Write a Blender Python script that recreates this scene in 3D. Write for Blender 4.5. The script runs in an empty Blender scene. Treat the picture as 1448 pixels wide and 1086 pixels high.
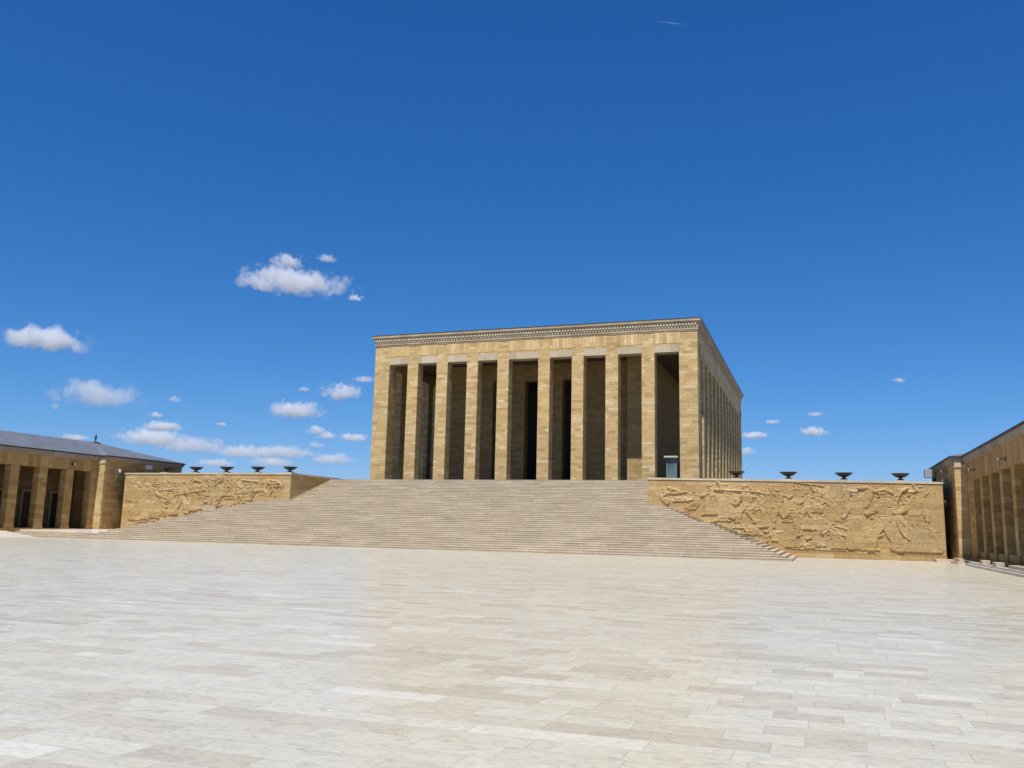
import bpy, bmesh, math, random
import numpy as np
from mathutils import Vector, Matrix

random.seed(7)
scene = bpy.context.scene
COL = scene.collection

# ------------------------------------------------------------------ camera
CAM = Vector((33.445, -99.326, 2.05))
YAW, PITCH, ROLL, FPX = 0.340485, 0.164791, 0.022361, 1226.67
fw = Vector((-math.sin(YAW) * math.cos(PITCH), math.cos(YAW) * math.cos(PITCH), math.sin(PITCH)))
r0 = Vector((math.cos(YAW), math.sin(YAW), 0))
u0 = r0.cross(fw)
rr = r0 * math.cos(ROLL) + u0 * math.sin(ROLL)
uu = u0 * math.cos(ROLL) - r0 * math.sin(ROLL)
cam_data = bpy.data.cameras.new('camera')
cam_data.sensor_width = 36.0
cam_data.lens = FPX / 1448 * 36.0
cam_data.clip_start = 0.1
cam_data.clip_end = 80000
cam = bpy.data.objects.new('camera', cam_data)
COL.objects.link(cam)
m = Matrix(((rr.x, uu.x, -fw.x, CAM.x), (rr.y, uu.y, -fw.y, CAM.y), (rr.z, uu.z, -fw.z, CAM.z), (0, 0, 0, 1)))
cam.matrix_world = m
scene.camera = cam

# ------------------------------------------------------------------ sky, sun, exposure
SUN_EL = math.radians(63.2)
SUN_AZ = math.radians(4.6)            # from straight behind the viewer's facade axis, a little to the right
to_sun = Vector((math.sin(SUN_AZ) * math.cos(SUN_EL), -math.cos(SUN_AZ) * math.cos(SUN_EL), math.sin(SUN_EL)))
SKY_CURVE = ((0.545, 1.5527), (0.582, 1.0163), (0.862, 0.8376))
world = bpy.data.worlds.new('World')
scene.world = world
world.use_nodes = True
wn = world.node_tree.nodes
wl = world.node_tree.links
bg = wn['Background']
sky = wn.new('ShaderNodeTexSky')
sky.sky_type = 'NISHITA'
sky.sun_disc = False
sky.sun_elevation = SUN_EL
sky.sun_rotation = math.atan2(to_sun.x, to_sun.y)
sky.altitude = 900
sky.air_density = 1.0
sky.dust_density = 0.4
sky.ozone_density = 1.2
# the photograph's sky is deeper than the model's: one power curve per channel
sepc = wn.new('ShaderNodeSeparateColor'); comc = wn.new('ShaderNodeCombineColor')
wl.new(sky.outputs[0], sepc.inputs[0])
for i, (k_, g_) in enumerate(SKY_CURVE):
    p1 = wn.new('ShaderNodeMath'); p1.operation = 'MULTIPLY'; p1.inputs[1].default_value = 0.1
    p2 = wn.new('ShaderNodeMath'); p2.operation = 'POWER'; p2.inputs[1].default_value = g_
    p3 = wn.new('ShaderNodeMath'); p3.operation = 'MULTIPLY'; p3.inputs[1].default_value = 10.0 * k_
    wl.new(sepc.outputs[i], p1.inputs[0]); wl.new(p1.outputs[0], p2.inputs[0]); wl.new(p2.outputs[0], p3.inputs[0]); wl.new(p3.outputs[0], comc.inputs[i])
wl.new(comc.outputs[0], bg.inputs['Color'])
bg.inputs['Strength'].default_value = 0.10

sd = bpy.data.lights.new('sun', 'SUN')
sd.energy = 4.5
sd.angle = math.radians(0.5)
sd.color = (1.0, 0.95, 0.87)
sun = bpy.data.objects.new('sun', sd)
COL.objects.link(sun)
sun.rotation_euler = (-to_sun).to_track_quat('-Z', 'Y').to_euler()

scene.view_settings.view_transform = 'Standard'
scene.view_settings.look = 'None'
scene.view_settings.exposure = 0.3
scene.view_settings.gamma = 1.0
scene.cycles.max_bounces = 24
scene.cycles.diffuse_bounces = 3
scene.cycles.volume_bounces = 24
scene.cycles.transparent_max_bounces = 16

# ------------------------------------------------------------------ material helpers
class NT:
    def __init__(self, name):
        self.mat = bpy.data.materials.new(name)
        self.mat.use_nodes = True
        self.n = self.mat.node_tree.nodes
        self.l = self.mat.node_tree.links
        self.bsdf = self.n['Principled BSDF']
        self.out = self.n['Material Output']
    def new(self, t, **kw):
        nd = self.n.new(t)
        for k, v in kw.items():
            setattr(nd, k, v)
        return nd
    def put(self, sock, v):
        if v is None:
            return
        if isinstance(v, bpy.types.NodeSocket):
            self.l.new(v, sock)
        else:
            sock.default_value = v
    def math(self, op, a, b=None, c=None, clamp=False):
        nd = self.new('ShaderNodeMath', operation=op, use_clamp=clamp)
        self.put(nd.inputs[0], a); self.put(nd.inputs[1], b); self.put(nd.inputs[2], c)
        return nd.outputs[0]
    def comb(self, x, y, z):
        nd = self.new('ShaderNodeCombineXYZ')
        self.put(nd.inputs[0], x); self.put(nd.inputs[1], y); self.put(nd.inputs[2], z)
        return nd.outputs[0]
    def white(self, v, dim='2D'):
        nd = self.new('ShaderNodeTexWhiteNoise', noise_dimensions=dim)
        self.put(nd.inputs['W' if dim == '1D' else 'Vector'], v)
        return nd.outputs['Value']
    def noise(self, v, scale, detail=4, rough=0.55, dist=0.0):
        nd = self.new('ShaderNodeTexNoise')
        self.put(nd.inputs['Vector'], v)
        nd.inputs['Scale'].default_value = scale
        nd.inputs['Detail'].default_value = detail
        nd.inputs['Roughness'].default_value = rough
        nd.inputs['Distortion'].default_value = dist
        return nd.outputs['Fac']
    def ramp(self, f, stops, interp='LINEAR'):
        nd = self.new('ShaderNodeValToRGB')
        cr = nd.color_ramp
        cr.interpolation = interp
        while len(cr.elements) < len(stops):
            cr.elements.new(0.5)
        for e, (p, c) in zip(cr.elements, stops):
            e.position = p
            e.color = (c[0], c[1], c[2], 1) if not isinstance(c, (int, float)) else (c, c, c, 1)
        self.put(nd.inputs[0], f)
        return nd.outputs[0]
    def mix(self, f, a, b, mode='MIX'):
        nd = self.new('ShaderNodeMix', data_type='RGBA', blend_type=mode)
        self.put(nd.inputs[0], f)
        self.put(nd.inputs[6], a if not isinstance(a, tuple) else (*a, 1))
        self.put(nd.inputs[7], b if not isinstance(b, tuple) else (*b, 1))
        return nd.outputs[2]
    def maprange(self, v, a, b, c, d, smooth=False):
        nd = self.new('ShaderNodeMapRange')
        if smooth:
            nd.interpolation_type = 'SMOOTHSTEP'
        self.put(nd.inputs[0], v)
        for i, k in enumerate((a, b, c, d)):
            self.put(nd.inputs[i + 1], k)
        return nd.outputs[0]
    def pos(self):
        g = self.new('ShaderNodeNewGeometry')
        s = self.new('ShaderNodeSeparateXYZ')
        self.l.new(g.outputs['Position'], s.inputs[0])
        return g.outputs['Position'], s.outputs[0], s.outputs[1], s.outputs[2]
    def bump(self, h, strength, dist=0.02):
        nd = self.new('ShaderNodeBump')
        nd.inputs['Strength'].default_value = strength
        nd.inputs['Distance'].default_value = dist
        self.put(nd.inputs['Height'], h)
        self.l.new(nd.outputs[0], self.bsdf.inputs['Normal'])

def ashlar(nt, u, v, row, lmin, lvar, joint):
    """running courses of blocks with random lengths; returns (block random, block random 2, joint mask 1=joint)"""
    vr = nt.math('DIVIDE', v, row)
    ri = nt.math('FLOOR', vr)
    fr = nt.math('SUBTRACT', vr, ri)
    rnd = nt.white(ri, '1D')
    rnd2 = nt.white(nt.math('ADD', ri, 71.37), '1D')
    ln = nt.math('MULTIPLY_ADD', rnd, lvar, lmin)
    uu_ = nt.math('ADD', nt.math('DIVIDE', u, ln), nt.math('MULTIPLY', rnd2, 41.0))
    ci = nt.math('FLOOR', uu_)
    fu = nt.math('SUBTRACT', uu_, ci)
    # move each joint a little so blocks differ along one course
    jit = nt.math('MULTIPLY', nt.math('SUBTRACT', nt.white(nt.comb(ci, ri, 3.0), '3D'), 0.5), 0.5)
    past = nt.math('LESS_THAN', fu, nt.math('ADD', jit, 0.3))
    ci2 = nt.math('SUBTRACT', ci, past)
    du = nt.math('MULTIPLY', nt.math('ABSOLUTE', nt.math('SUBTRACT', fu, nt.math('ADD', jit, 0.3))), ln)
    dv = nt.math('MULTIPLY', nt.math('MINIMUM', fr, nt.math('SUBTRACT', 1.0, fr)), row)
    d = nt.math('MINIMUM', du, dv)
    jm = nt.math('SUBTRACT', 1.0, nt.maprange(d, joint * 0.4, joint, 0.0, 1.0), clamp=True)
    b1 = nt.white(nt.comb(ci2, ri, 0.0), '3D')
    b2 = nt.white(nt.comb(ci2, ri, 9.0), '3D')
    return b1, b2, jm

def stone_mat(name, stops, row=0.42, lmin=0.9, lvar=1.2, joint=0.02, vertical=False, streak=0.35, stain=0.3,
              jdark=0.55, rough=0.75, bump=0.35, stain_col=(0.16, 0.13, 0.10), spec=0.3):
    nt = NT(name)
    P, x, y, z = nt.pos()
    u = nt.math('ADD', x, y)
    b1, b2, jm = ashlar(nt, z if vertical else u, u if vertical else z, row, lmin, lvar, joint)
    base = nt.ramp(b1, stops)
    # travertine bedding: streaks drawn out along the courses
    mp = nt.new('ShaderNodeMapping')
    mp.inputs['Scale'].default_value = (0.9, 0.9, 9.0) if not vertical else (9.0, 9.0, 0.9)
    nt.l.new(P, mp.inputs[0])
    addv = nt.new('ShaderNodeVectorMath', operation='ADD')
    nt.l.new(mp.outputs[0], addv.inputs[0])
    nt.l.new(nt.comb(nt.math('MULTIPLY', b2, 30.0), 0.0, nt.math('MULTIPLY', b1, 30.0)), addv.inputs[1])
    sv = addv.outputs[0]
    s1 = nt.noise(sv, 1.6, 5, 0.65)
    c = nt.mix(1.0, base, nt.ramp(s1, [(0.3, 1.0 - streak), (0.5, 1.0), (0.72, 1.0 + 0.25 * streak)]), 'MULTIPLY')
    st = nt.noise(P, 0.22, 5, 0.6)
    c = nt.mix(nt.maprange(st, 0.48, 0.75, 0.0, stain), c, stain_col)
    sm = nt.noise(P, 5.0, 3, 0.6)
    c = nt.mix(1.0, c, nt.ramp(sm, [(0.25, 0.82), (0.75, 1.12)]), 'MULTIPLY')
    c = nt.mix(nt.math('MULTIPLY', jm, jdark), c, tuple(0.35 * k for k in stops[0][1]))
    nt.put(nt.bsdf.inputs['Base Color'], c)
    nt.bsdf.inputs['Roughness'].default_value = rough
    nt.bsdf.inputs['Specular IOR Level'].default_value = spec
    h = nt.math('ADD', nt.math('MULTIPLY', s1, 0.5), nt.math('MULTIPLY', jm, -0.9))
    nt.bump(nt.math('ADD', h, nt.math('MULTIPLY', b2, 0.35)), bump, 0.03)
    return nt.mat

YEL = [(0.0, (0.43, 0.285, 0.115)), (0.18, (0.52, 0.358, 0.155)), (0.5, (0.56, 0.392, 0.175)), (0.8, (0.60, 0.43, 0.205)), (1.0, (0.67, 0.515, 0.29))]
M_YEL = stone_mat('yellow_travertine', YEL, row=0.34, lmin=0.7, lvar=1.3, joint=0.015, streak=0.28, stain=0.22, jdark=0.5)
M_SOLD = stone_mat('yellow_travertine_upright', [(p, tuple(min(1, k * 1.06) for k in c)) for p, c in YEL], row=0.42, lmin=3.0, lvar=1.0, vertical=True, stain=0.12)
GREY = [(0.0, (0.44, 0.36, 0.235)), (0.4, (0.49, 0.405, 0.275)), (1.0, (0.56, 0.475, 0.34))]
M_LINT = stone_mat('pale_travertine_lintel', GREY, row=1.4, lmin=2.2, lvar=1.0, streak=0.25, stain=0.2)
M_CORN = stone_mat('cornice_travertine', [(0.0, (0.38, 0.29, 0.175)), (0.5, (0.44, 0.345, 0.22)), (1.0, (0.50, 0.405, 0.27))], row=0.5, lmin=1.4, lvar=0.8, streak=0.3)
M_DENT = stone_mat('pale_dentil_stone', [(0.0, (0.52, 0.435, 0.30)), (1.0, (0.62, 0.525, 0.37))], row=0.5, lmin=1.0, lvar=1.0, streak=0.15, stain=0.1)
RELC = [(0.0, (0.405, 0.262, 0.105)), (0.35, (0.45, 0.298, 0.124)), (0.7, (0.485, 0.328, 0.145)), (1.0, (0.54, 0.385, 0.19))]
M_REL = stone_mat('carved_ochre_limestone', RELC, row=0.5, lmin=1.2, lvar=1.2, joint=0.014, streak=0.34, stain=0.6, jdark=0.45, bump=0.5, stain_col=(0.38, 0.30, 0.19))
M_COP = stone_mat('pale_coping_stone', [(0.0, (0.48, 0.40, 0.27)), (1.0, (0.60, 0.51, 0.36))], row=3.0, lmin=1.5, lvar=0.6, streak=0.12, stain=0.1)
ARC = [(0.0, (0.38, 0.215, 0.065)), (0.35, (0.455, 0.27, 0.088)), (0.7, (0.50, 0.305, 0.105)), (1.0, (0.56, 0.37, 0.15))]
M_ARC = stone_mat('ochre_arcade_stone', ARC, row=0.5, lmin=0.9, lvar=1.0)
M_ARCV = stone_mat('ochre_arcade_upright', ARC, row=0.55, lmin=3.0, lvar=1.0, vertical=True)
M_TRIM = stone_mat('arcade_cornice_stone', [(0.0, (0.33, 0.27, 0.19)), (1.0, (0.44, 0.37, 0.27))], row=0.6, lmin=2, lvar=1.0, streak=0.2)
M_DFRAME = stone_mat('door_surround_stone', [(0.0, (0.22, 0.16, 0.085)), (1.0, (0.28, 0.21, 0.12))], row=1.2, lmin=2, lvar=1.0, streak=0.15)

def plain(name, col, rough=0.6, metal=0.0, var=0.25, scale=6.0, spec=0.4):
    nt = NT(name)
    P, x, y, z = nt.pos()
    f = nt.noise(P, scale, 5, 0.6)
    nt.put(nt.bsdf.inputs['Base Color'], nt.ramp(f, [(0.25, tuple(k * (1 - var) for k in col)), (0.75, tuple(min(1, k * (1 + var)) for k in col))]))
    nt.bsdf.inputs['Roughness'].default_value = rough
    nt.bsdf.inputs['Metallic'].default_value = metal
    nt.bsdf.inputs['Specular IOR Level'].default_value = spec
    return nt.mat

M_BRONZE = plain('dark_bronze', (0.035, 0.032, 0.030), 0.5, 0.3, 0.4, 9)
M_BLACK = plain('dark_door', (0.012, 0.011, 0.010), 0.4, 0.0, 0.4, 4)
M_INTSHADE = plain('interior_shade_black', (0.03, 0.026, 0.022), 0.7, 0.0, 0.3, 2)  # near-black, stands in for the unlit hall interior
M_FLASH = plain('dark_roof_flashing', (0.06, 0.058, 0.065), 0.5, 0.3, 0.2, 4)
M_WHITE = plain('white_painted_metal', (0.75, 0.75, 0.74), 0.45, 0.0, 0.05, 8)
M_GREYM = plain('grey_painted_metal', (0.33, 0.34, 0.36), 0.5, 0.0, 0.1, 8)
M_BLKM = plain('black_painted_metal', (0.03, 0.03, 0.03), 0.45, 0.0, 0.3, 8)
M_BEIGE = plain('beige_canopy', (0.62, 0.56, 0.44), 0.6, 0.0, 0.08, 4)
M_BACK = stone_mat('shade_brown_back_wall', [(0.0, (0.12, 0.075, 0.035)), (1.0, (0.19, 0.125, 0.06))], row=0.4, lmin=1.0, lvar=1.2)  # albedo lowered to deepen the shade inside the arcades
M_PORT = stone_mat('portico_wall_shade_tone', [(0.0, (0.28, 0.185, 0.075)), (1.0, (0.40, 0.28, 0.125))], row=0.34, lmin=0.7, lvar=1.3, joint=0.015, jdark=0.4)  # darker copy of the hall stone, shade put into the colour
M_ANTE = stone_mat('portico_end_wall_lit_tone', [(0.0, (0.38, 0.26, 0.115)), (1.0, (0.49, 0.355, 0.175))], row=0.34, lmin=0.7, lvar=1.3, joint=0.015, jdark=0.4)  # paler than the portico wall so its sunlit patch stands out
M_SHADEPAVE = plain('shade_darkened_paving', (0.13, 0.12, 0.10), 0.8, 0.0, 0.2, 1.0)  # paving darkened to cut bounced light and imitate shade
M_CEIL = plain('shade_dark_ceiling', (0.11, 0.08, 0.05), 0.85, 0.0, 0.25, 1.5)  # colour lowered to deepen shade under portico and arcade ceilings

def lead_mat():
    nt = NT('lead_sheet_roof')
    P, x, y, z = nt.pos()
    seam = nt.math('FRACT', nt.math('DIVIDE', y, 0.9))
    sm = nt.math('LESS_THAN', seam, 0.07)
    f = nt.noise(P, 0.8, 5, 0.65)
    mp = nt.new('ShaderNodeMapping'); mp.inputs['Scale'].default_value = (0.3, 2.0, 0.3); nt.l.new(P, mp.inputs[0])
    f2 = nt.noise(mp.outputs[0], 1.0, 4, 0.6)
    c = nt.ramp(f, [(0.3, (0.115, 0.125, 0.14)), (0.7, (0.18, 0.195, 0.215))])
    c = nt.mix(1.0, c, nt.ramp(f2, [(0.3, 0.8), (0.7, 1.15)]), 'MULTIPLY')
    c = nt.mix(nt.math('MULTIPLY', sm, 0.5), c, (0.10, 0.11, 0.13))
    nt.put(nt.bsdf.inputs['Base Color'], c)
    nt.bsdf.inputs['Roughness'].default_value = 0.55
    nt.bsdf.inputs['Metallic'].default_value = 0.1
    return nt.mat
M_LEAD = lead_mat()

def floor_mat():
    nt = NT('polished_marble_paving')
    P, x, y, z = nt.pos()
    b1, b2, jm = ashlar(nt, x, y, 0.42, 0.55, 0.85, 0.010)
    base = nt.ramp(b1, [(0.0, (0.435, 0.39, 0.298)), (0.18, (0.48, 0.441, 0.346)), (0.4, (0.505, 0.473, 0.376)), (0.75, (0.522, 0.492, 0.396)), (0.95, (0.538, 0.512, 0.418)), (1.0, (0.575, 0.556, 0.468))])
    off = nt.comb(nt.math('MULTIPLY', b2, 50.0), nt.math('MULTIPLY', b1, 50.0), 0.0)
    mp = nt.new('ShaderNodeMapping'); mp.inputs['Scale'].default_value = (1.5, 3.2, 1.0); nt.l.new(P, mp.inputs[0])
    av = nt.new('ShaderNodeVectorMath', operation='ADD'); nt.l.new(mp.outputs[0], av.inputs[0]); nt.l.new(off, av.inputs[1])
    vein = nt.noise(av.outputs[0], 1.5, 8, 0.72, 2.2)
    c = nt.mix(1.0, base, nt.ramp(vein, [(0.28, 0.74), (0.42, 0.93), (0.49, 1.0), (0.53, 1.14), (0.57, 0.99), (0.70, 1.12)]), 'MULTIPLY')
    fine = nt.noise(av.outputs[0], 7.0, 5, 0.75, 1.0)
    c = nt.mix(1.0, c, nt.ramp(fine, [(0.3, 0.90), (0.7, 1.08)]), 'MULTIPLY')
    big = nt.noise(P, 0.06, 4, 0.6)
    c = nt.mix(1.0, c, nt.ramp(big, [(0.3, (0.95, 0.955, 0.97)), (0.7, (1.03, 1.01, 0.98))]), 'MULTIPLY')
    c = nt.mix(nt.math('MULTIPLY', jm, 0.30), c, (0.20, 0.165, 0.13))
    nt.put(nt.bsdf.inputs['Base Color'], c)
    nt.put(nt.bsdf.inputs['Roughness'], nt.maprange(nt.noise(av.outputs[0], 1.2, 3, 0.6), 0.3, 0.7, 0.21, 0.40))
    nt.bsdf.inputs['Specular IOR Level'].default_value = 0.11
    h = nt.math('ADD', nt.math('MULTIPLY', jm, -0.8), nt.math('MULTIPLY', nt.noise(P, 0.9, 2, 0.5), 0.6))
    nt.bump(h, 0.10, 0.02)
    return nt.mat
M_FLOOR = floor_mat()

def step_mat():
    nt = NT('worn_marble_step')
    P, x, y, z = nt.pos()
    b1, b2, jm = ashlar(nt, x, nt.math('ADD', nt.math('MULTIPLY', z, 1.0), 0.02), 0.1875, 1.2, 1.6, 0.010)
    base = nt.ramp(b1, [(0.0, (0.465, 0.382, 0.27)), (0.3, (0.49, 0.405, 0.288)), (0.7, (0.51, 0.425, 0.305)), (1.0, (0.555, 0.468, 0.345))])
    mp = nt.new('ShaderNodeMapping'); mp.inputs['Scale'].default_value = (0.35, 1.6, 3.0); nt.l.new(P, mp.inputs[0])
    s1 = nt.noise(mp.outputs[0], 1.2, 6, 0.65)
    c = nt.mix(1.0, base, nt.ramp(s1, [(0.3, 0.80), (0.45, 0.97), (0.55, 1.0), (0.7, 1.16)]), 'MULTIPLY')
    s2 = nt.noise(P, 3.0, 5, 0.7)
    c = nt.mix(1.0, c, nt.ramp(s2, [(0.3, 0.86), (0.7, 1.08)]), 'MULTIPLY')
    nt.put(nt.bsdf.inputs['Base Color'], c)
    nt.bsdf.inputs['Roughness'].default_value = 0.6
    nt.bsdf.inputs['Specular IOR Level'].default_value = 0.35
    return nt.mat
M_STEP = step_mat()
M_PAVE2 = stone_mat('pale_terrace_paving', [(0.0, (0.50, 0.45, 0.38)), (1.0, (0.62, 0.57, 0.50))], row=5.0, lmin=1.5, lvar=0.6, streak=0.15, stain=0.1, jdark=0.2, rough=0.45)

def glass_mat():
    nt = NT('bluish_booth_glass')
    nt.bsdf.inputs['Base Color'].default_value = (0.30, 0.42, 0.46, 1)
    nt.bsdf.inputs['Roughness'].default_value = 0.12
    nt.bsdf.inputs['Transmission Weight'].default_value = 0.35
    P, x, y, z = nt.pos()
    nt.put(nt.bsdf.inputs['Base Color'], nt.ramp(nt.noise(P, 0.9, 3), [(0.3, (0.10, 0.17, 0.20)), (0.7, (0.24, 0.34, 0.37))]))
    return nt.mat
M_GLASS = glass_mat()

# ------------------------------------------------------------------ mesh helpers
def link(name, me, mat, parent=None):
    o = bpy.data.objects.new(name, me)
    COL.objects.link(o)
    if mat:
        me.materials.append(mat)
    if parent is not None:
        o.parent = parent
        o.matrix_parent_inverse = Matrix.Translation(-parent.location)
    return o

def boxes(bm, *bb):
    for (x0, x1, y0, y1, z0, z1) in bb:
        vs = [bm.verts.new((x, y, z)) for z in (z0, z1) for y in (y0, y1) for x in (x0, x1)]
        for f in ((0, 2, 3, 1), (4, 5, 7, 6), (0, 1, 5, 4), (2, 6, 7, 3), (0, 4, 6, 2), (1, 3, 7, 5)):
            bm.faces.new([vs[i] for i in f])
    return bm

def bx(name, mat, parent, *bb, bevel=0.0):
    bm = bmesh.new()
    boxes(bm, *[(min(a, b), max(a, b), min(c, d), max(c, d), min(e, f), max(e, f)) for a, b, c, d, e, f in bb])
    if bevel:
        bmesh.ops.bevel(bm, geom=list(bm.edges), offset=bevel, segments=2, profile=0.6, affect='EDGES')
    me = bpy.data.meshes.new(name)
    bm.to_mesh(me); bm.free()
    return link(name, me, mat, parent)

def poly(name, mat, parent, verts, faces):
    me = bpy.data.meshes.new(name)
    me.from_pydata(verts, [], faces)
    me.update()
    bm = bmesh.new(); bm.from_mesh(me)
    bmesh.ops.recalc_face_normals(bm, faces=bm.faces)
    bm.to_mesh(me); bm.free()
    return link(name, me, mat, parent)

def lathe(name, mat, parent, c, prof, n=32, smooth=True):
    """prof: (radius, z) from bottom to top"""
    bm = bmesh.new()
    rings = []
    for r, z in prof:
        rings.append([bm.verts.new((c[0] + r * math.cos(2 * math.pi * k / n), c[1] + r * math.sin(2 * math.pi * k / n), c[2] + z)) for k in range(n)])
    for a, b in zip(rings, rings[1:]):
        for k in range(n):
            bm.faces.new((a[k], a[(k + 1) % n], b[(k + 1) % n], b[k]))
    bm.faces.new(rings[0][::-1]); bm.faces.new(rings[-1])
    if smooth:
        for f in bm.faces:
            f.smooth = len(f.verts) == 4
    me = bpy.data.meshes.new(name)
    bm.to_mesh(me); bm.free()
    return link(name, me, mat, parent)

def empty(name, loc, label, cat, group=None):
    o = bpy.data.objects.new(name, None)
    o.empty_display_size = 0.2
    COL.objects.link(o)
    o.location = loc
    o['label'] = label; o['category'] = cat
    if group:
        o['group'] = group
    return o

def tag(o, label, cat, group=None):
    o['label'] = label; o['category'] = cat
    if group:
        o['group'] = group
    return o

def copy_tree(o, parent=None, off=None):
    c = o.copy()
    COL.objects.link(c)
    if parent is not None:
        c.parent = parent
    if off is not None:
        c.location = o.location + off
    for ch in list(o.children):
        copy_tree(ch, c)
    return c

# ------------------------------------------------------------------ ground
ZP, ZI = 7.5, 0.1875
YB, TR = -28.0, 0.575
NST = 40
g = poly('plaza', M_FLOOR, None, [(-1500, -1500, 0), (1500, -1500, 0), (1500, 1500, 0), (-1500, 1500, 0)], [(0, 1, 2, 3)])
g['kind'] = 'structure'

# ------------------------------------------------------------------ staircase (40 steps)
stairs = empty('staircase', (-3, YB, 0), 'broad pale marble staircase climbing from the plaza to the columned hall', 'staircase')
for k in range(NST):
    z1 = (k + 1) * ZI
    y0 = YB + k * TR
    zz = z1 - ZI * 0.5
    if k < 3:
        xl = -75.0
    else:
        xl = -38.5 + max(0.0, z1 - 0.65) * 2.86
    xr = 31.35 - max(0.0, z1 - ZI) * 2.55 - (0.75 if z1 > 3.1 else 0.0)
    yend = -13.95
    if y0 > -14.4 or xl > -23.6:
        xl = max(xl, -23.25) if y0 > -13.95 else min(xl, -23.25)
    if y0 > -13.95:
        xl, xr, yend = -23.25, 17.58, -5.0
    # nosing: the tread slab overhangs its riser by 2.5 cm
    bm = bmesh.new()
    yb = max(y0 + TR + 0.12, yend if (k >= NST - 2) else (y0 + TR + 0.12))
    boxes(bm, (xl, xr, y0, y0 + TR + 0.1, z1 - ZI + 0.001, z1 - 0.05),
              (xl - 0.02, xr + 0.02, y0 - 0.024, y0 + TR + 0.1, z1 - 0.045, z1))
    # the flared ends run back to the relief walls
    if y0 < -13.95:
        nx = 31.35 - max(0.0, z1) * 2.55 - (0.75 if z1 + ZI > 3.1 else 0.0)
        boxes(bm, (min(nx, xr) - 0.3, xr, y0 + TR + 0.1, -13.99, z1 - ZI + 0.001, z1 - 0.05),
                  (min(nx, xr) - 0.3, xr + 0.02, y0 + TR + 0.1, -13.99, z1 - 0.05, z1))
        if k >= 3:
            nl = -38.5 + max(0.0, z1 + ZI - 0.65) * 2.86
            boxes(bm, (xl, nl + 0.3, y0 + TR + 0.1, -13.99, z1 - ZI + 0.001, z1 - 0.05),
                      (xl - 0.02, nl + 0.3, y0 + TR + 0.1, -13.99, z1 - 0.05, z1))
    me = bpy.data.meshes.new('step'); bm.to_mesh(me); bm.free()
    link('step', me, M_STEP, stairs)

# left forecourt terrace behind the three long steps
t = poly('terrace', M_PAVE2, None,
         [(-37.0, YB + 3 * TR, 0.565), (-37.0, -13.9, 0.565), (-48.3, -13.9, 0.86), (-48.3, YB + 3 * TR, 0.74),
          (-75, YB + 3 * TR, 0.74), (-75, -13.9, 0.86),
          (-37.0, YB + 3 * TR, 0.0), (-37.0, -13.9, 0.0), (-48.3, -13.9, 0.0), (-48.3, YB + 3 * TR, 0.0), (-75, YB + 3 * TR, 0.0), (-75, -13.9, 0.0)],
         [(0, 1, 2, 3), (3, 2, 5, 4), (6, 9, 8, 7), (9, 10, 11, 8), (0, 3, 9, 6), (3, 4, 10, 9), (1, 7, 8, 2), (2, 8, 11, 5), (0, 6, 7, 1), (4, 5, 11, 10)])
t['kind'] = 'structure'
sunlit_wedge = poly('terrace', M_PAVE2, None, [(-44.6, -80, 0.0), (-44.6, YB - 0.02, 0.0), (-49.4, YB - 0.02, 0.62), (-49.4, -80, 0.62), (-44.6, -80, -0.3), (-44.6, YB - 0.02, -0.3), (-49.4, YB - 0.02, -0.3), (-49.4, -80, -0.3)], [(0, 1, 2, 3), (4, 7, 6, 5), (0, 4, 5, 1), (1, 5, 6, 2), (2, 6, 7, 3), (3, 7, 4, 0)])  # made-up sloped wedge, tilted so the sun brightens this corner
sunlit_wedge['kind'] = 'structure'
# raised ground behind the relief walls, under the hall
pd = bx('podium', M_SHADEPAVE, None, (-23.2, 24.0, -4.98, 80, 0, ZP), (-47, -24.3, -10.9, 80, 0, 7.3), (24.0, 44, -10.9, 80, 0, 6.85), (18.6, 24.0, -10.9, -4.98, 0, 6.85), (-24.3, -23.2, -2.6, 80, 0, 7.4))  # top kept dark so less light bounces onto the hall
pd['kind'] = 'structure'

# ------------------------------------------------------------------ the hall
hall = empty('columned_hall', (0, 0, ZP), 'monumental square hall of yellow travertine with tall square pillars and flat roof', 'monument')
W2 = 20.825
DP = 59.3
ZO, ZL, ZA, ZC = 22.7, 23.5, 25.1, 26.55
ops = [(-18.74, -16.08), (-14.58, -11.99), (-10.47, -7.82), (-6.34, -3.73), (-2.22, 1.60), (3.08, 5.84), (7.30, 10.0), (11.52, 14.33), (15.85, 18.67)]
PT = 1.5
# front pillars
for (a0, a1), (b0, b1) in zip(ops, ops[1:]):
    bx('pillar', M_YEL, hall, (a1, b0, 0, PT, ZP, ZL), bevel=0.03)
# corner piers
for sx in (-1, 1):
    xi = 18.70
    bx('corner_pier', M_YEL, hall, (sx * xi, sx * W2, 0, 2.1, ZP, ZL), bevel=0.03)
    bx('corner_pier', M_YEL, hall, (sx * xi, sx * W2, DP - 2.1, DP, ZP, ZL), bevel=0.03)
# side pillars
NS = 13
sp = (DP - 4.2 + PT) / NS
for sx in (-1, 1):
    for k in range(1, NS):
        y0 = 2.1 + k * sp - PT
        bx('pillar', M_YEL, hall, (sx * 19.3, sx * W2, y0, y0 + PT, ZP, 22.4), bevel=0.03)
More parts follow.
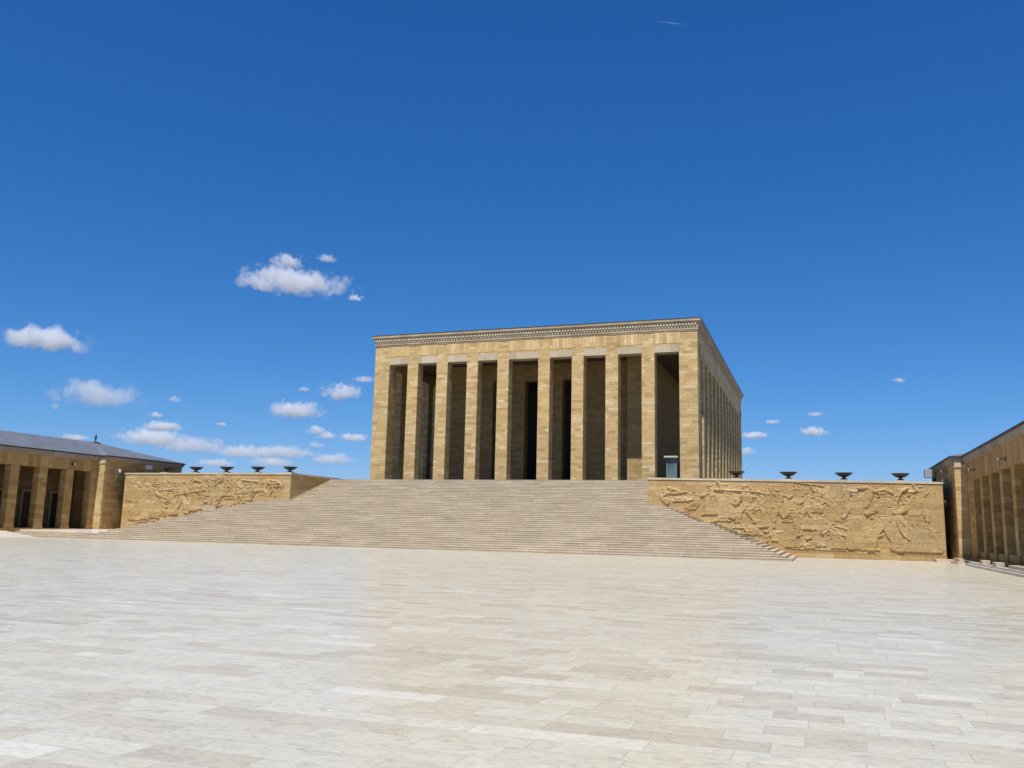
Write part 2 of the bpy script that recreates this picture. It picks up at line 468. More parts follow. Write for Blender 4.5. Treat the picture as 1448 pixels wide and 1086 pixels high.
# lintels over each opening, flat arches above them
for i, (a0, a1) in enumerate(ops):
    bx('lintel', M_LINT, hall, (a0, a1, 0.004, PT, ZO, ZL - 0.01))
    bx('flat_arch', M_SOLD, hall, (a0 - 0.15, a1 + 0.15, -0.02, 0.2, ZL + 0.24, ZA - 0.02))
bm = bmesh.new()
boxes(bm, (-W2, W2, 0.01, PT, ZL, ZA), (W2 - PT, W2, PT, DP, 22.4, ZA), (-W2, -W2 + PT, PT, DP, 22.4, ZA), (-W2 + PT, W2 - PT, DP - PT, DP, 22.4, ZA))
me = bpy.data.meshes.new('architrave'); bm.to_mesh(me); bm.free()
link('architrave', me, M_YEL, hall)
# groove-edged sheet of masonry: pale block course ends between lintels
# cornice: stepped mouldings all round
def ring(bm, o0, z0, z1, inset=1.0):
    a = W2 + o0
    boxes(bm, (-a, a, -o0, inset, z0, z1), (-a, a, DP - inset, DP + o0, z0, z1), (-a, -W2 + inset, inset, DP - inset, z0, z1), (W2 - inset, a, inset, DP - inset, z0, z1))
bm = bmesh.new()
ring(bm, 0.06, ZA, ZA + 0.16); ring(bm, 0.12, ZA + 0.16, ZA + 0.34); ring(bm, 0.05, ZA + 0.34, ZA + 0.62)
ring(bm, 0.10, ZA + 0.62, ZA + 0.98); ring(bm, 0.32, ZA + 0.98, ZA + 1.12); ring(bm, 0.42, ZA + 1.12, ZA + 1.40)
me = bpy.data.meshes.new('cornice'); bm.to_mesh(me); bm.free()
corn = link('cornice', me, M_CORN, hall)
bm = bmesh.new(); ring(bm, 0.46, ZA + 1.40, ZA + 1.47)
me = bpy.data.meshes.new('roof_edge'); bm.to_mesh(me); bm.free()
link('roof_edge', me, M_FLASH, corn)
# two rows of dentils
bm = bmesh.new()
n = int(2 * W2 / 0.36)
for k in range(n):
    x = -W2 + (k + 0.5) * 2 * W2 / n
    boxes(bm, (x - 0.125, x + 0.125, -0.28, -0.10, ZA + 0.66, ZA + 0.96))
    boxes(bm, (x - 0.05, x + 0.05, -0.26, -0.10, ZA + 0.96, ZA + 0.98))
    x += 0.18
    if x < W2:
        boxes(bm, (x - 0.12, x + 0.12, -0.15, -0.05, ZA + 0.38, ZA + 0.60))
n = int(DP / 0.36)
for k in range(n):
    y = (k + 0.5) * DP / n
    for sx in (1,):
        boxes(bm, (W2 + 0.10, W2 + 0.30, y - 0.11, y + 0.11, ZA + 0.66, ZA + 0.96))
me = bpy.data.meshes.new('dentil_course'); bm.to_mesh(me); bm.free()
link('dentil_course', me, M_DENT, corn)
bx('roof', M_CORN, hall, (-W2 + 1.0, W2 - 1.0, 1.0, DP - 1.0, ZA + 0.9, ZA + 1.35))
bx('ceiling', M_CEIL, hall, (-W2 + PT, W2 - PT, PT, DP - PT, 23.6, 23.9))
# cella behind the portico
YC = 8.3
CX = 14.6
slots = [(-7.35, -4.7), (-2.84, 0.95), (2.33, 5.2)]
xs = [-CX] + [v for s in slots for v in s] + [CX]
bm = bmesh.new()
for i in range(0, len(xs), 2):
    boxes(bm, (xs[i], xs[i + 1], YC + (0.0 if i in (0, 6) else 0.02), YC + 1.4, ZP, 21.4))
boxes(bm, (-CX, CX, YC + 0.01, YC + 1.4, 21.4, 23.6))
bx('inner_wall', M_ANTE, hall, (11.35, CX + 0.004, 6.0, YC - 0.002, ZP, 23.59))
boxes(bm, (CX - 1, CX, YC + 1.4, DP - 4, ZP, 23.6), (-CX, -CX + 1, YC + 1.4, DP - 4, ZP, 23.6), (-CX + 1, CX - 1, DP - 5, DP - 4, ZP, 23.6))
me = bpy.data.meshes.new('inner_wall'); bm.to_mesh(me); bm.free()
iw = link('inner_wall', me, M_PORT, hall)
bx('interior_shade_sheet', M_INTSHADE, hall, (-CX + 1, CX - 1, 16, 16.3, ZP, 23.5))  # dark sheet behind the doorways in place of interior shade
bx('floor_slab', M_SHADEPAVE, hall, (-W2 - 0.6, W2 + 0.6, -0.8, DP + 0.6, ZP - 0.1, ZP + 0.12))
# dark doors on the right flank of the cella
for y in (15.5, 26.0, 36.5):
    bx('side_door', M_BLACK, hall, (CX, CX + 0.05, y, y + 1.5, ZP + 0.12, ZP + 4.0))

# glass booth in the right-hand bay and slim pole in the left one
booth = empty('glass_booth', (16.9, 5.6, ZP), 'bluish glass booth with flat beige top inside the rightmost front bay', 'booth')
ZF = ZP + 0.12
bx('canopy', M_BEIGE, booth, (16.05, 17.68, 4.9, 6.4, ZF + 3.20, ZF + 3.40), bevel=0.02)
bx('glass_panel', M_GLASS, booth, (16.36, 17.45, 5.25, 5.29, ZF + 0.05, ZF + 3.2))
bx('glass_panel', M_GLASS, booth, (17.46, 17.50, 5.3, 6.1, ZF + 0.05, ZF + 3.2))
bx('glass_panel', M_GLASS, booth, (16.31, 16.35, 5.3, 6.1, ZF + 0.05, ZF + 3.2))
for x in (16.30, 17.45):
    for y in (5.22, 6.1):
        bx('post', M_GREYM, booth, (x, x + 0.06, y, y + 0.06, ZF, ZF + 3.2))
bx('base_frame', M_GREYM, booth, (16.36, 17.45, 5.22, 5.30, ZF, ZF + 0.05))
pole = empty('slim_pole', (-14.42, 1.85, ZF), 'thin white pole standing behind the second pillar from the left of the hall front', 'pole')
lathe('shaft', M_FLASH, pole, (-14.42, 1.85, ZF), [(0.07, 0), (0.07, 0.1), (0.036, 0.12), (0.032, 12.4), (0.01, 12.6)], 12)
lathe('base_plate', M_GREYM, pole, (-14.42, 1.85, ZF), [(0.16, 0), (0.16, 0.04)], 12)
#PART2
# ------------------------------------------------------------------ carved relief walls
class Relief:
    """height field of low-relief figures over (x, z) in metres"""
    def __init__(self, X, Z):
        self.X, self.Z = X, Z
        self.h = np.zeros_like(X)
    def cap(self, a, b, ra, rb, H, edge=0.02, dome=0.04):
        X, Z = self.X, self.Z
        x0 = min(a[0] - ra, b[0] - rb) - 0.2; x1 = max(a[0] + ra, b[0] + rb) + 0.2
        i0, i1 = np.searchsorted(X[0], (x0, x1))
        if i1 <= i0:
            return
        xs, zs = X[:, i0:i1], Z[:, i0:i1]
        dx, dz = b[0] - a[0], b[1] - a[1]
        L2 = dx * dx + dz * dz + 1e-9
        t = np.clip(((xs - a[0]) * dx + (zs - a[1]) * dz) / L2, 0, 1)
        r = ra + (rb - ra) * t
        d = np.hypot(xs - a[0] - t * dx, zs - a[1] - t * dz) - r
        k = np.clip(0.5 - d / (2 * edge), 0, 1)
        hh = H * k * (1 - dome + dome * np.clip(-d / np.maximum(r, 0.05), 0, 1))
        self.h[:, i0:i1] = np.maximum(self.h[:, i0:i1], hh)
    def cut(self, a, b, r, D):
        i0, i1 = np.searchsorted(self.X[0], (min(a[0], b[0]) - .2, max(a[0], b[0]) + .2))
        if i1 <= i0:
            return
        X, Z = self.X[:, i0:i1], self.Z[:, i0:i1]
        hv = self.h[:, i0:i1]
        dx, dz = b[0] - a[0], b[1] - a[1]
        t = np.clip(((X - a[0]) * dx + (Z - a[1]) * dz) / (dx * dx + dz * dz + 1e-9), 0, 1)
        d = np.hypot(X - a[0] - t * dx, Z - a[1] - t * dz)
        r = max(r, 0.045)
        hv -= D * np.clip(1 - d / r, 0, 1) * (hv > D * .6)
    def scratch(self, x0, x1):
        # small chisel work between and over the figures
        rs = np.random.RandomState(11)
        top = self.Z[-1].min()
        for k in range(int((x1 - x0) * 9)):
            x, z = rs.uniform(x0 + .8, x1 - .8), rs.uniform(1.2, top - 0.8)
            i = np.searchsorted(self.X[0], x); j = int(np.clip(np.searchsorted(self.Z[:, min(i, self.Z.shape[1] - 1)], z), 0, self.Z.shape[0] - 1))
            on = self.h[j, min(i, self.h.shape[1] - 1)]
            a = rs.choice([1.5, 1.2, .3, 2.0, 2.6, 0.0]) + rs.uniform(-.3, .3)
            L = rs.uniform(.15, .65)
            b = (x + L * math.cos(a), z + L * math.sin(a))
            if on > .03:
                self.cut((x, z), b, .045, .035)
            elif rs.rand() < .3:
                self.cap((x, z), b, rs.uniform(.04, .1), rs.uniform(.03, .07), rs.uniform(.025, .06))
    def person(self, x, z, s, pose='stand', face=1, robe=False, H=0.10, prop=None):
        P = dict(hip=(0, .52), neck=(0, .82), head=(.02, .925), kf=(.05, .28), ff=(.06, .03), kb=(-.05, .28), fb=(-.08, .03), ef=(.13, .66), hf=(.20, .54), eb=(-.13, .65), hb=(-.12, .48))
        V = dict(
            walk=dict(kf=(.14, .3), ff=(.19, .03), kb=(-.08, .27), fb=(-.23, .04), ef=(.15, .68), hf=(.27, .62), eb=(-.16, .66), hb=(-.2, .5)),
            lift=dict(ef=(.17, .88), hf=(.24, 1.04), eb=(-.12, .66), hb=(.02, .55), kf=(.1, .29), ff=(.13, .03), fb=(-.16, .03)),
            lean=dict(hip=(-.1, .5), neck=(.13, .76), head=(.22, .85), kf=(.06, .3), ff=(.02, .03), kb=(-.16, .27), fb=(-.32, .03), ef=(.24, .58), hf=(.36, .52), eb=(.1, .56), hb=(.3, .45)),
            kneel=dict(hip=(0, .34), neck=(.08, .62), head=(.13, .72), kf=(.2, .31), ff=(.18, .03), kb=(-.02, .06), fb=(-.26, .04), ef=(.22, .46), hf=(.34, .5), eb=(-.06, .45), hb=(.1, .34)),
            fallen=dict(hip=(0, .12), neck=(.30, .2), head=(.42, .25), kf=(-.18, .27), ff=(-.3, .06), kb=(-.22, .1), fb=(-.44, .05), ef=(.4, .1), hf=(.55, .06), eb=(.2, .06), hb=(.1, .04)),
            sit=dict(hip=(0, .25), neck=(.03, .55), head=(.06, .65), kf=(.24, .27), ff=(.24, .03), kb=(.2, .22), fb=(.14, .03), ef=(.15, .4), hf=(.28, .36), eb=(-.1, .38), hb=(.05, .28)))
        P.update(V.get(pose, {}))
        q = {k: (x + face * v[0] * s, z + v[1] * s) for k, v in P.items()}
        folds = []
        c = self.cap
        e = 0.02
        # back limbs, lower
        c(q['hip'], q['kb'], .075 * s, .056 * s, H * .85, e); c(q['kb'], q['fb'], .054 * s, .036 * s, H * .85, e)
        c((q['fb'][0], q['fb'][1]), (q['fb'][0] + face * .075 * s, q['fb'][1] - .008 * s), .024 * s, .018 * s, H * .75, e)
        c(q['neck'], q['eb'], .045 * s, .032 * s, H * .7, e); c(q['eb'], q['hb'], .03 * s, .024 * s, H * .7, e)
        # trunk
        sh = (q['neck'][0] - face * .012 * s, q['neck'][1] - .035 * s)
        c(q['hip'], sh, .092 * s, .112 * s, H, e)
        c((sh[0] - .06 * s, sh[1]), (sh[0] + .06 * s, sh[1]), .05 * s, .05 * s, H, e)
        if robe:
            bx_ = (q['ff'][0] + q['fb'][0]) / 2
            zb_ = min(q['ff'][1], q['fb'][1]) + .05 * s
            for i in range(5):
                f = (i - 2) / 2
                c((q['hip'][0] + f * .06 * s, q['hip'][1]), (bx_ + f * .13 * s, zb_), .078 * s, .07 * s, H * .96, e)
            for i in range(6):
                f = (i - 2.5) / 2.5
                folds.append(((q['hip'][0] + f * .06 * s, q['hip'][1] - (.02 + .05 * (i % 3)) * s), (bx_ + f * .15 * s, zb_ - .02 * s)))
        if robe:
            c((bx_ - .17 * s, zb_ - .012 * s), (bx_ + .17 * s, zb_ - .012 * s), .035 * s, .035 * s, H * 1.02, e)
        # front limbs, proud of the trunk
        if not robe:
            c(q['hip'], q['kf'], .08 * s, .06 * s, H * 1.0, e); c(q['kf'], q['ff'], .058 * s, .038 * s, H * 1.0, e)
        c(q['ff'], (q['ff'][0] + face * .08 * s, q['ff'][1] - .006 * s), .026 * s, .02 * s, H * 1.1, e)
        c((q['neck'][0] + face * .03 * s, q['neck'][1] - .03 * s), q['ef'], .05 * s, .042 * s, H * 1.18, e); c(q['ef'], q['hf'], .04 * s, .03 * s, H * 1.18, e)
        c(q['hf'], (q['hf'][0] + face * .03 * s, q['hf'][1] + .01 * s), .026 * s, .02 * s, H * 1.35, e)
        # head: skull, jaw, nose, cap
        c(q['neck'], q['head'], .032 * s, .036 * s, H * .95, e)
        hx, hz = q['head']
        c((hx, hz + .012 * s), (hx, hz - .02 * s), .056 * s, .046 * s, H * 1.1, e)
        c((hx + face * .04 * s, hz), (hx + face * .058 * s, hz - .012 * s), .012 * s, .01 * s, H * 1.2, .02)
        c((hx - .04 * s, hz + .04 * s), (hx + .04 * s, hz + .045 * s), .022 * s, .02 * s, H * 1.45, .02)
        # incised folds, belt, collar, eye and mouth
        for a_, b_ in folds:
            self.cut(a_, b_, .045, .05)
        self.cut((q['hip'][0] - .09 * s, q['hip'][1] + .05 * s), (q['hip'][0] + .09 * s, q['hip'][1] + .06 * s), .04, .045)
        for i in range(3):
            t_ = (i + 1) / 4
            self.cut((sh[0] + (-.08 + .05 * i) * s, sh[1] - .03 * s), (q['hip'][0] + (-.05 + .04 * i) * s, q['hip'][1] + .08 * s), .04, .035)
        self.cut((hx + face * .0 * s, hz - .035 * s), (hx + face * .05 * s, hz - .03 * s), .035, .03)
        self.cut((hx - .05 * s, hz + .022 * s), (hx + .055 * s, hz + .028 * s), .03, .04)
        self.cut((q['neck'][0] - .05 * s, q['neck'][1] - .02 * s), (q['neck'][0] + .05 * s, q['neck'][1] - .02 * s), .035, .04)
        if prop == 'staff':
            c((q['hf'][0] - face * .02 * s, z + .02), (q['hf'][0] + face * .03 * s, z + 1.12 * s), .016 * s, .014 * s, H * 1.5, .02)
        elif prop == 'lance':
            c((q['hf'][0] - face * .5 * s, q['hf'][1] - .05 * s), (q['hf'][0] + face * .6 * s, q['hf'][1] + .1 * s), .016 * s, .012 * s, H * 1.5, .02)
        elif prop == 'bundle':
            c((q['neck'][0] - face * .12 * s, q['neck'][1] - .02 * s), (q['neck'][0] - face * .2 * s, q['neck'][1] + .1 * s), .1 * s, .08 * s, H * 1.15, e)
        elif prop == 'disc':
            c(q['hf'], q['hf'], .15 * s, .15 * s, H * 1.2, e); c(q['hf'], q['hf'], .05 * s, .05 * s, H * 1.6, e)
        elif prop == 'bow':
            pts = [(q['hf'][0] + face * (.22 * math.cos(a) - .22) * s, q['hf'][1] + .42 * math.sin(a) * s) for a in np.linspace(-1.4, 1.4, 9)]
            for a, b in zip(pts, pts[1:]):
                c(a, b, .016 * s, .016 * s, H * 1.5, .02)
    def horse(self, x, z, s, face=1, H=0.10, gallop=False, rider=False):
        def p(a, b):
            return (x + face * a * s, z + b * s)
        c = self.cap
        for i, (hx, kx, kz, fx) in enumerate(((-.33, -.42, .33, -.40), (.28, .27, .33, .24), (-.27, -.22, .33, -.25), (.33, .42, .36, .44))):
            hh = H * (.7 if i < 2 else 1.08)
            g_ = (.14 if i in (1, 3) else -.16) if gallop else 0
            c(p(hx, .58), p(kx + g_ * .6, kz), .085 * s, .045 * s, hh)
            c(p(kx + g_ * .6, kz), p(fx + g_ * 1.4, .06), .04 * s, .03 * s, hh)
            c(p(fx + g_ * 1.4, .05), p(fx + g_ * 1.4 + .05, .03), .036 * s, .03 * s, hh)
        c(p(-.3, .66), p(.3, .65), .165 * s, .16 * s, H)
        c(p(-.34, .66), p(-.28, .60), .17 * s, .16 * s, H * 1.05)
        c(p(.33, .72), p(.52, 1.02), .14 * s, .075 * s, H * 1.1)
        c(p(.53, 1.04), p(.74, .84), .075 * s, .042 * s, H * 1.25)
        c(p(.49, 1.09), p(.47, 1.17), .02 * s, .01 * s, H * 1.2)
        for i in range(5):
            t_ = i / 4
            c(p(.26 + .2 * t_, .84 + .24 * t_), p(.20 + .2 * t_, .78 + .24 * t_), .03 * s, .02 * s, H * 1.35, .02)
        c(p(-.47, .72), p(-.58, .5), .04 * s, .05 * s, H * .95); c(p(-.58, .5), p(-.57, .28), .05 * s, .02 * s, H * .95)
        if rider:
            self.person(x - face * .02 * s, z + .52 * s, .95 * s, 'sit', face, False, H * 1.2)
    def wheel(self, x, z, r, H=0.09):
        for k in range(20):
            a, b = 2 * math.pi * k / 20, 2 * math.pi * (k + 1) / 20
            self.cap((x + r * math.cos(a), z + r * math.sin(a)), (x + r * math.cos(b), z + r * math.sin(b)), r * .1, r * .1, H, .02)
        for k in range(4):
            a = math.pi * k / 4 + .2
            self.cap((x - r * math.cos(a), z - r * math.sin(a)), (x + r * math.cos(a), z + r * math.sin(a)), r * .05, r * .05, H * .8, .02)
        self.cap((x, z), (x, z), r * .2, r * .2, H * 1.3, .02)
    def arc(self, pts, r, H=0.09):
        for a, b in zip(pts, pts[1:]):
            self.cap(a, b, r, r, H, .02)

def relief_panel(x0, x1, zb, ztop, draw, yw, parent, cell=0.038):
    nx, nz = int((x1 - x0) / cell) + 1, int(6.6 / cell) + 1
    xs = np.linspace(x0, x1, nx)
    v = np.linspace(0, 1, nz)
    X, Vv = np.meshgrid(xs, v)
    Zt = np.array([ztop(x) for x in xs])[None, :]
    Z = zb + Vv * (Zt - zb)
    R = Relief(X, Z)
    draw(R)
    rs = np.random.RandomState(3)
    # chisel unevenness, smoothed a little
    nse = rs.rand(*X.shape)
    for _ in range(3):
        nse = (nse + np.roll(nse, 1, 0) + np.roll(nse, -1, 0) + np.roll(nse, 1, 1) + np.roll(nse, -1, 1)) / 5
    R.scratch(x0, x1)
    h = R.h * 1.15 + (nse - 0.5) * 0.03
    Y = yw - 0.02 - h
    Y[0, :] = Y[-1, :] = yw + 0.04; Y[:, 0] = Y[:, -1] = yw + 0.04
    co = np.stack([X, Y, Z], -1).reshape(-1, 3)
    idx = np.arange(nx * nz).reshape(nz, nx)
    q = np.stack([idx[:-1, :-1], idx[:-1, 1:], idx[1:, 1:], idx[1:, :-1]], -1).reshape(-1, 4)
    me = bpy.data.meshes.new('carved_panel')
    me.vertices.add(len(co)); me.vertices.foreach_set('co', co.ravel())
    me.loops.add(q.size); me.loops.foreach_set('vertex_index', q.ravel().astype(np.int32))
    me.polygons.add(len(q)); me.polygons.foreach_set('loop_start', np.arange(0, q.size, 4, dtype=np.int32))
    me.update(calc_edges=True)
    return link('carved_panel', me, M_REL, parent)

YW = -13.95
RT = lambda x: 7.27 - (x - 17.6) / 26.2 * 0.34
LT = lambda x: 7.73
def slab(bm, x0, x1, y0, y1, z0f, z1f, n=1):
    vs = []
    for x in (x0, x1):
        for y in (y0, y1):
            for z in (z0f(x), z1f(x)):
                vs.append(bm.verts.new((x, y, z)))
    for f in ((0, 1, 3, 2), (4, 6, 7, 5), (0, 4, 5, 1), (2, 3, 7, 6), (0, 2, 6, 4), (1, 5, 7, 3)):
        bm.faces.new([vs[i] for i in f])

def crowd(R, x0, x1, zlow, ztop, face, seed):
    # second and third ranks of figures, in shallower relief, filling the field
    rs = np.random.RandomState(seed)
    x = x0
    while x < x1:
        zl = zlow(x)
        room = ztop - zl
        if room > 1.2:
            for t_ in (1, 2):
                if room < 2.6 and t_:
                    continue
                s_ = min(room * .95, rs.uniform(1.5, 2.5))
                z = zl + min(room - s_, (0, .48, .92)[t_] * room * rs.uniform(.75, 1.0))
                R.person(x + rs.uniform(-.45, .45), max(zl, z), s_, ('walk', 'lean', 'lift', 'stand', 'kneel', 'sit')[rs.randint(6)],
                         face if rs.rand() < .8 else -face, rs.rand() < .65, rs.uniform(.05, .08), (None, None, 'staff', 'lance', 'bundle', 'disc')[rs.randint(6)])
        x += rs.uniform(1.5, 2.3)

def draw_right(R):
    zst = lambda x: max(0.0, (30.9 - x) * 0.40)
    P = R.person
    # over the upper steps: a winged group with raised arms
    for a, b in (((18.9, 5.4), (19.9, 6.0)), ((19.2, 5.9), (20.3, 5.7)), ((19.6, 6.3), (20.6, 6.0)), ((19.2, 6.2), (19.5, 5.7)), ((20.3, 5.8), (21.4, 5.9))):
        R.cap(a, b, .14, .07, .09)
    R.cap((19.0, 5.3), (19.5, 4.95), .2, .3, .08)
    P(21.0, 4.9, 1.6, 'fallen', -1, False, .09)
    P(22.3, 4.2, 2.5, 'sit', -1, True, .09)
    P(23.6, 3.7, 2.9, 'walk', -1, True, .10)
    P(25.2, 3.4, 3.3, 'lift', -1, True, .10)
    R.cap((24.0, 6.15), (28.2, 5.95), .07, .09, .15)
    P(26.9, 3.0, 3.6, 'walk', -1, False, .11, 'disc')
    P(28.4, 2.6, 3.2, 'lean', -1, True, .10)
    P(24.6, 3.1, 1.5, 'fallen', 1, False, .09)
    P(26.2, 2.5, 1.9, 'kneel', -1, True, .09)
    P(27.6, 1.85, 1.9, 'fallen', -1, False, .09)
    P(29.9, 3.2, 3.0, 'lift', -1, False, .10, 'staff')
    P(29.2, 1.35, 1.9, 'kneel', -1, False, .10)
    R.horse(32.6, 1.0, 3.1, -1, .10)
    P(31.0, .85, 2.4, 'kneel', 1, True, .10)
    P(32.4, 3.1, 2.9, 'walk', -1, False, .10)
    P(33.0, .8, 2.5, 'sit', -1, True, .11)
    P(34.6, .85, 2.6, 'lean', -1, True, .11)
    P(34.4, 3.3, 2.8, 'lean', -1, True, .08)
    P(36.6, .8, 5.4, 'stand', -1, True, .11, 'bundle')
    P(38.9, .75, 5.3, 'walk', -1, False, .12)
    R.arc([(36.9, 6.35), (37.6, 6.4), (38.3, 6.0), (39.0, 6.25), (39.7, 5.9)], .12, .12)
    P(40.1, .75, 3.7, 'stand', 1, True, .10)
    P(41.4, .7, 5.5, 'walk', -1, True, .12, 'bow')
    R.arc([(39.8, 4.9), (40.8, 5.0), (41.9, 4.4), (42.4, 3.4), (42.5, 2.4)], .07, .11)
    for k in range(7):
        R.cap((42.3 + .11 * k, 2.3 - .1 * (k % 3)), (42.6 + .1 * k, 2.6 - .12 * (k % 2)), .06, .03, .09)
    R.cap((42.2, .85), (43.4, .8), .12, .1, .09)
    R.cap((31.0, .78), (35.6, .72), .07, .05, .06)
    P(37.7, .8, 2.7, 'kneel', 1, True, .09)
    P(35.5, 3.9, 2.5, 'lean', 1, True, .07)
    P(42.5, .75, 3.0, 'lean', -1, True, .08)
    P(31.4, 4.0, 2.3, 'walk', -1, True, .08)
    P(33.4, 4.3, 2.0, 'lift', -1, True, .08, 'staff')
    P(38.0, 3.6, 2.4, 'lean', -1, False, .07)
    P(40.3, 4.4, 1.9, 'walk', -1, True, .07)
    for k in range(5):
        R.cap((29.2 + .9 * k, 5.5 + .25 * (k % 2)), (29.9 + .9 * k, 5.2 + .3 * (k % 3)), .07, .1, .06)
        R.cap((33.2 + .8 * k, 2.9 - .3 * (k % 2)), (34.0 + .8 * k, 3.1 - .2 * (k % 3)), .08, .05, .07)
    R.wheel(35.3, 1.5, .62)
    crowd(R, 19.6, 43.0, lambda x: max(.9, zst(x) + .55), 6.55, -1, 5)


def draw_left(R):
    P = R.person
    P(-44.9, 1.95, 4.6, 'stand', 1, True, .11, 'staff')
    P(-43.6, 2.1, 4.3, 'lift', 1, True, .11)
    P(-42.4, 2.3, 4.2, 'walk', 1, True, .12)
    R.arc([(-45.9, 2.1), (-46.0, 3.0), (-45.5, 3.7), (-44.9, 3.9)], .09, .10)
    P(-41.0, 2.55, 2.3, 'kneel', 1, False, .10)
    P(-39.6, 2.7, 2.9, 'lean', -1, True, .10)
    R.cap((-41.6, 5.6), (-38.4, 5.9), .08, .06, .12)
    P(-38.2, 2.9, 3.9, 'walk', 1, False, .11, 'lance')
    P(-36.6, 3.2, 3.6, 'stand', -1, True, .11)
    P(-35.2, 3.4, 1.9, 'kneel', 1, True, .10)
    R.arc([(-36.6, 6.9), (-35.6, 6.7), (-35.3, 5.9), (-35.8, 5.2)], .1, .11)
    P(-33.9, 3.3, 3.7, 'lift', 1, False, .11, 'disc')
    R.horse(-31.9, 3.7, 2.7, 1, .11, True, True)
    P(-33.2, 3.55, 1.7, 'fallen', 1, False, .10)
    P(-29.9, 4.1, 2.6, 'lean', 1, False, .10, 'lance')
    P(-29.7, 4.2, 1.4, 'fallen', -1, False, .09)
    R.horse(-27.4, 4.6, 2.1, 1, .10, True, True)
    P(-25.6, 5.1, 1.7, 'walk', 1, False, .10, 'lance')
    R.cap((-29.8, 6.9), (-25.0, 6.5), .06, .09, .11)
    P(-28.9, 4.55, 1.5, 'kneel', 1, True, .09)
    R.arc([(-26.2, 6.9), (-25.2, 6.8), (-24.6, 6.5), (-24.3, 6.0)], .08, .10)
    R.cap((-44.8, 1.75), (-41.8, 2.05), .08, .06, .07)
    P(-45.8, 4.3, 2.4, 'lean', 1, True, .07)
    P(-40.6, 4.6, 2.3, 'walk', 1, True, .07)
    P(-39.2, 5.0, 1.9, 'lift', -1, True, .07)
    P(-37.3, 3.0, 1.7, 'kneel', -1, True, .08)
    P(-34.6, 5.0, 2.2, 'lean', 1, True, .07)
    P(-30.8, 5.3, 1.8, 'lift', 1, True, .07)
    P(-31.0, 3.9, 1.4, 'kneel', 1, False, .09)
    P(-28.6, 5.4, 1.6, 'walk', 1, True, .07)
    R.arc([(-44.1, 6.9), (-44.1, 5.6)], .08, .09)
    crowd(R, -45.8, -24.2, lambda x: 1.75 + .155 * (x + 45.6), 7.0, 1, 8)


# right wall
rw = empty('relief_wall', (30.7, YW, 0), 'right ochre relief wall running from the stairs to the right colonnade', 'wall', 'carved walls flanking the staircase')
bm = bmesh.new(); slab(bm, 17.6, 43.8, YW, YW + 3.0, lambda x: 0, lambda x: RT(x) - 0.18); boxes(bm, (17.6, 18.58, YW + 3.0, -3.0, 0, 7.06))
me = bpy.data.meshes.new('wall_core'); bm.to_mesh(me); bm.free(); link('wall_core', me, M_REL, rw)
bm = bmesh.new(); slab(bm, 17.55, 43.86, YW - 0.09, YW + 3.05, lambda x: RT(x) - 0.18, RT); boxes(bm, (17.55, 18.6, YW + 3.05, -2.95, 7.06, 7.24))
me = bpy.data.meshes.new('coping'); bm.to_mesh(me); bm.free(); link('coping', me, M_COP, rw)
bx('base_course', M_REL, rw, (30.2, 43.82, YW - 0.16, YW, 0, 0.40), bevel=0.02)
relief_panel(17.62, 43.78, 0.38, lambda x: RT(x) - 0.18, draw_right, YW, rw)
# left wall with its return beside the stair
lw = empty('relief_wall', (-35, YW, 0), 'left ochre relief wall with a shaded return beside the upper stairs', 'wall', 'carved walls flanking the staircase')
bx('wall_core', M_REL, lw, (-47.0, -23.27, YW, YW + 3.0, 0, 7.55))
bx('return_wall', M_REL, lw, (-24.3, -23.275, YW + 3.0, -2.7, 0, 7.55))
bx('coping', M_COP, lw, (-47.06, -23.21, YW - 0.09, YW + 3.05, 7.55, 7.73), (-24.35, -23.21, YW + 3.05, -2.64, 7.55, 7.73))
bx('stair_block', M_STEP, lw, (-34.4, -32.6, YW - 0.9, YW - 0.0, 3.3, 3.85))
relief_panel(-46.98, -23.29, 0.4, lambda x: 7.55, draw_left, YW, lw)

# fire bowls along the wall tops
def bowl(x, y, z, r, label):
    b = empty('fire_bowl', (x, y, z), label, 'bowl', 'dark bowls standing on the relief walls')
    bx('plinth', M_COP, b, (x - r * 0.62, x + r * 0.62, y - r * 0.62, y + r * 0.62, z, z + 0.16), (x - r * 0.42, x + r * 0.42, y - r * 0.42, y + r * 0.42, z + 0.16, z + 0.24), bevel=0.02)
    zz = z + 0.24
    lathe('foot', M_BRONZE, b, (x, y, zz), [(0.34 * r, 0), (0.34 * r, 0.05), (0.26 * r, 0.09), (0.16 * r, 0.13), (0.15 * r, 0.20)], 28)
    lathe('basin', M_BRONZE, b, (x, y, zz + 0.19), [(0.17 * r, 0), (0.42 * r, 0.045), (0.68 * r, 0.15), (0.85 * r, 0.28), (0.88 * r, 0.31), (1.0 * r, 0.345), (1.01 * r, 0.40), (0.9 * r, 0.40), (0.84 * r, 0.34), (0.5 * r, 0.20), (0.1 * r, 0.14)], 40)
    return b
YBW = -12.1
RL = ['dark bowl in front of the hall side wall, nearest the stairs on the right wall', 'second dark bowl out from the hall on the right wall, against the sky',
      'third dark bowl out from the hall, in the middle of the right relief wall', 'dark bowl on the right relief wall standing nearest the right colonnade']
for x, l in zip((25.93, 30.77, 35.72, 40.57), RL):
    bowl(x, YBW, RT(x), 0.80, l)
LL = ['dark bowl on the left relief wall seen against the shaded left building', 'dark bowl on the left relief wall just right of the left building against the sky',
      'middle one of the five dark bowls on the left relief wall', 'dark bowl on the left relief wall, second from its inner stair end', 'dark bowl on the inner corner of the left relief wall above the stairs']
for x, l in zip((-42.46, -38.02, -33.55, -29.16, -24.70), LL):
    bowl(x, YBW, 7.73, 0.84, l)

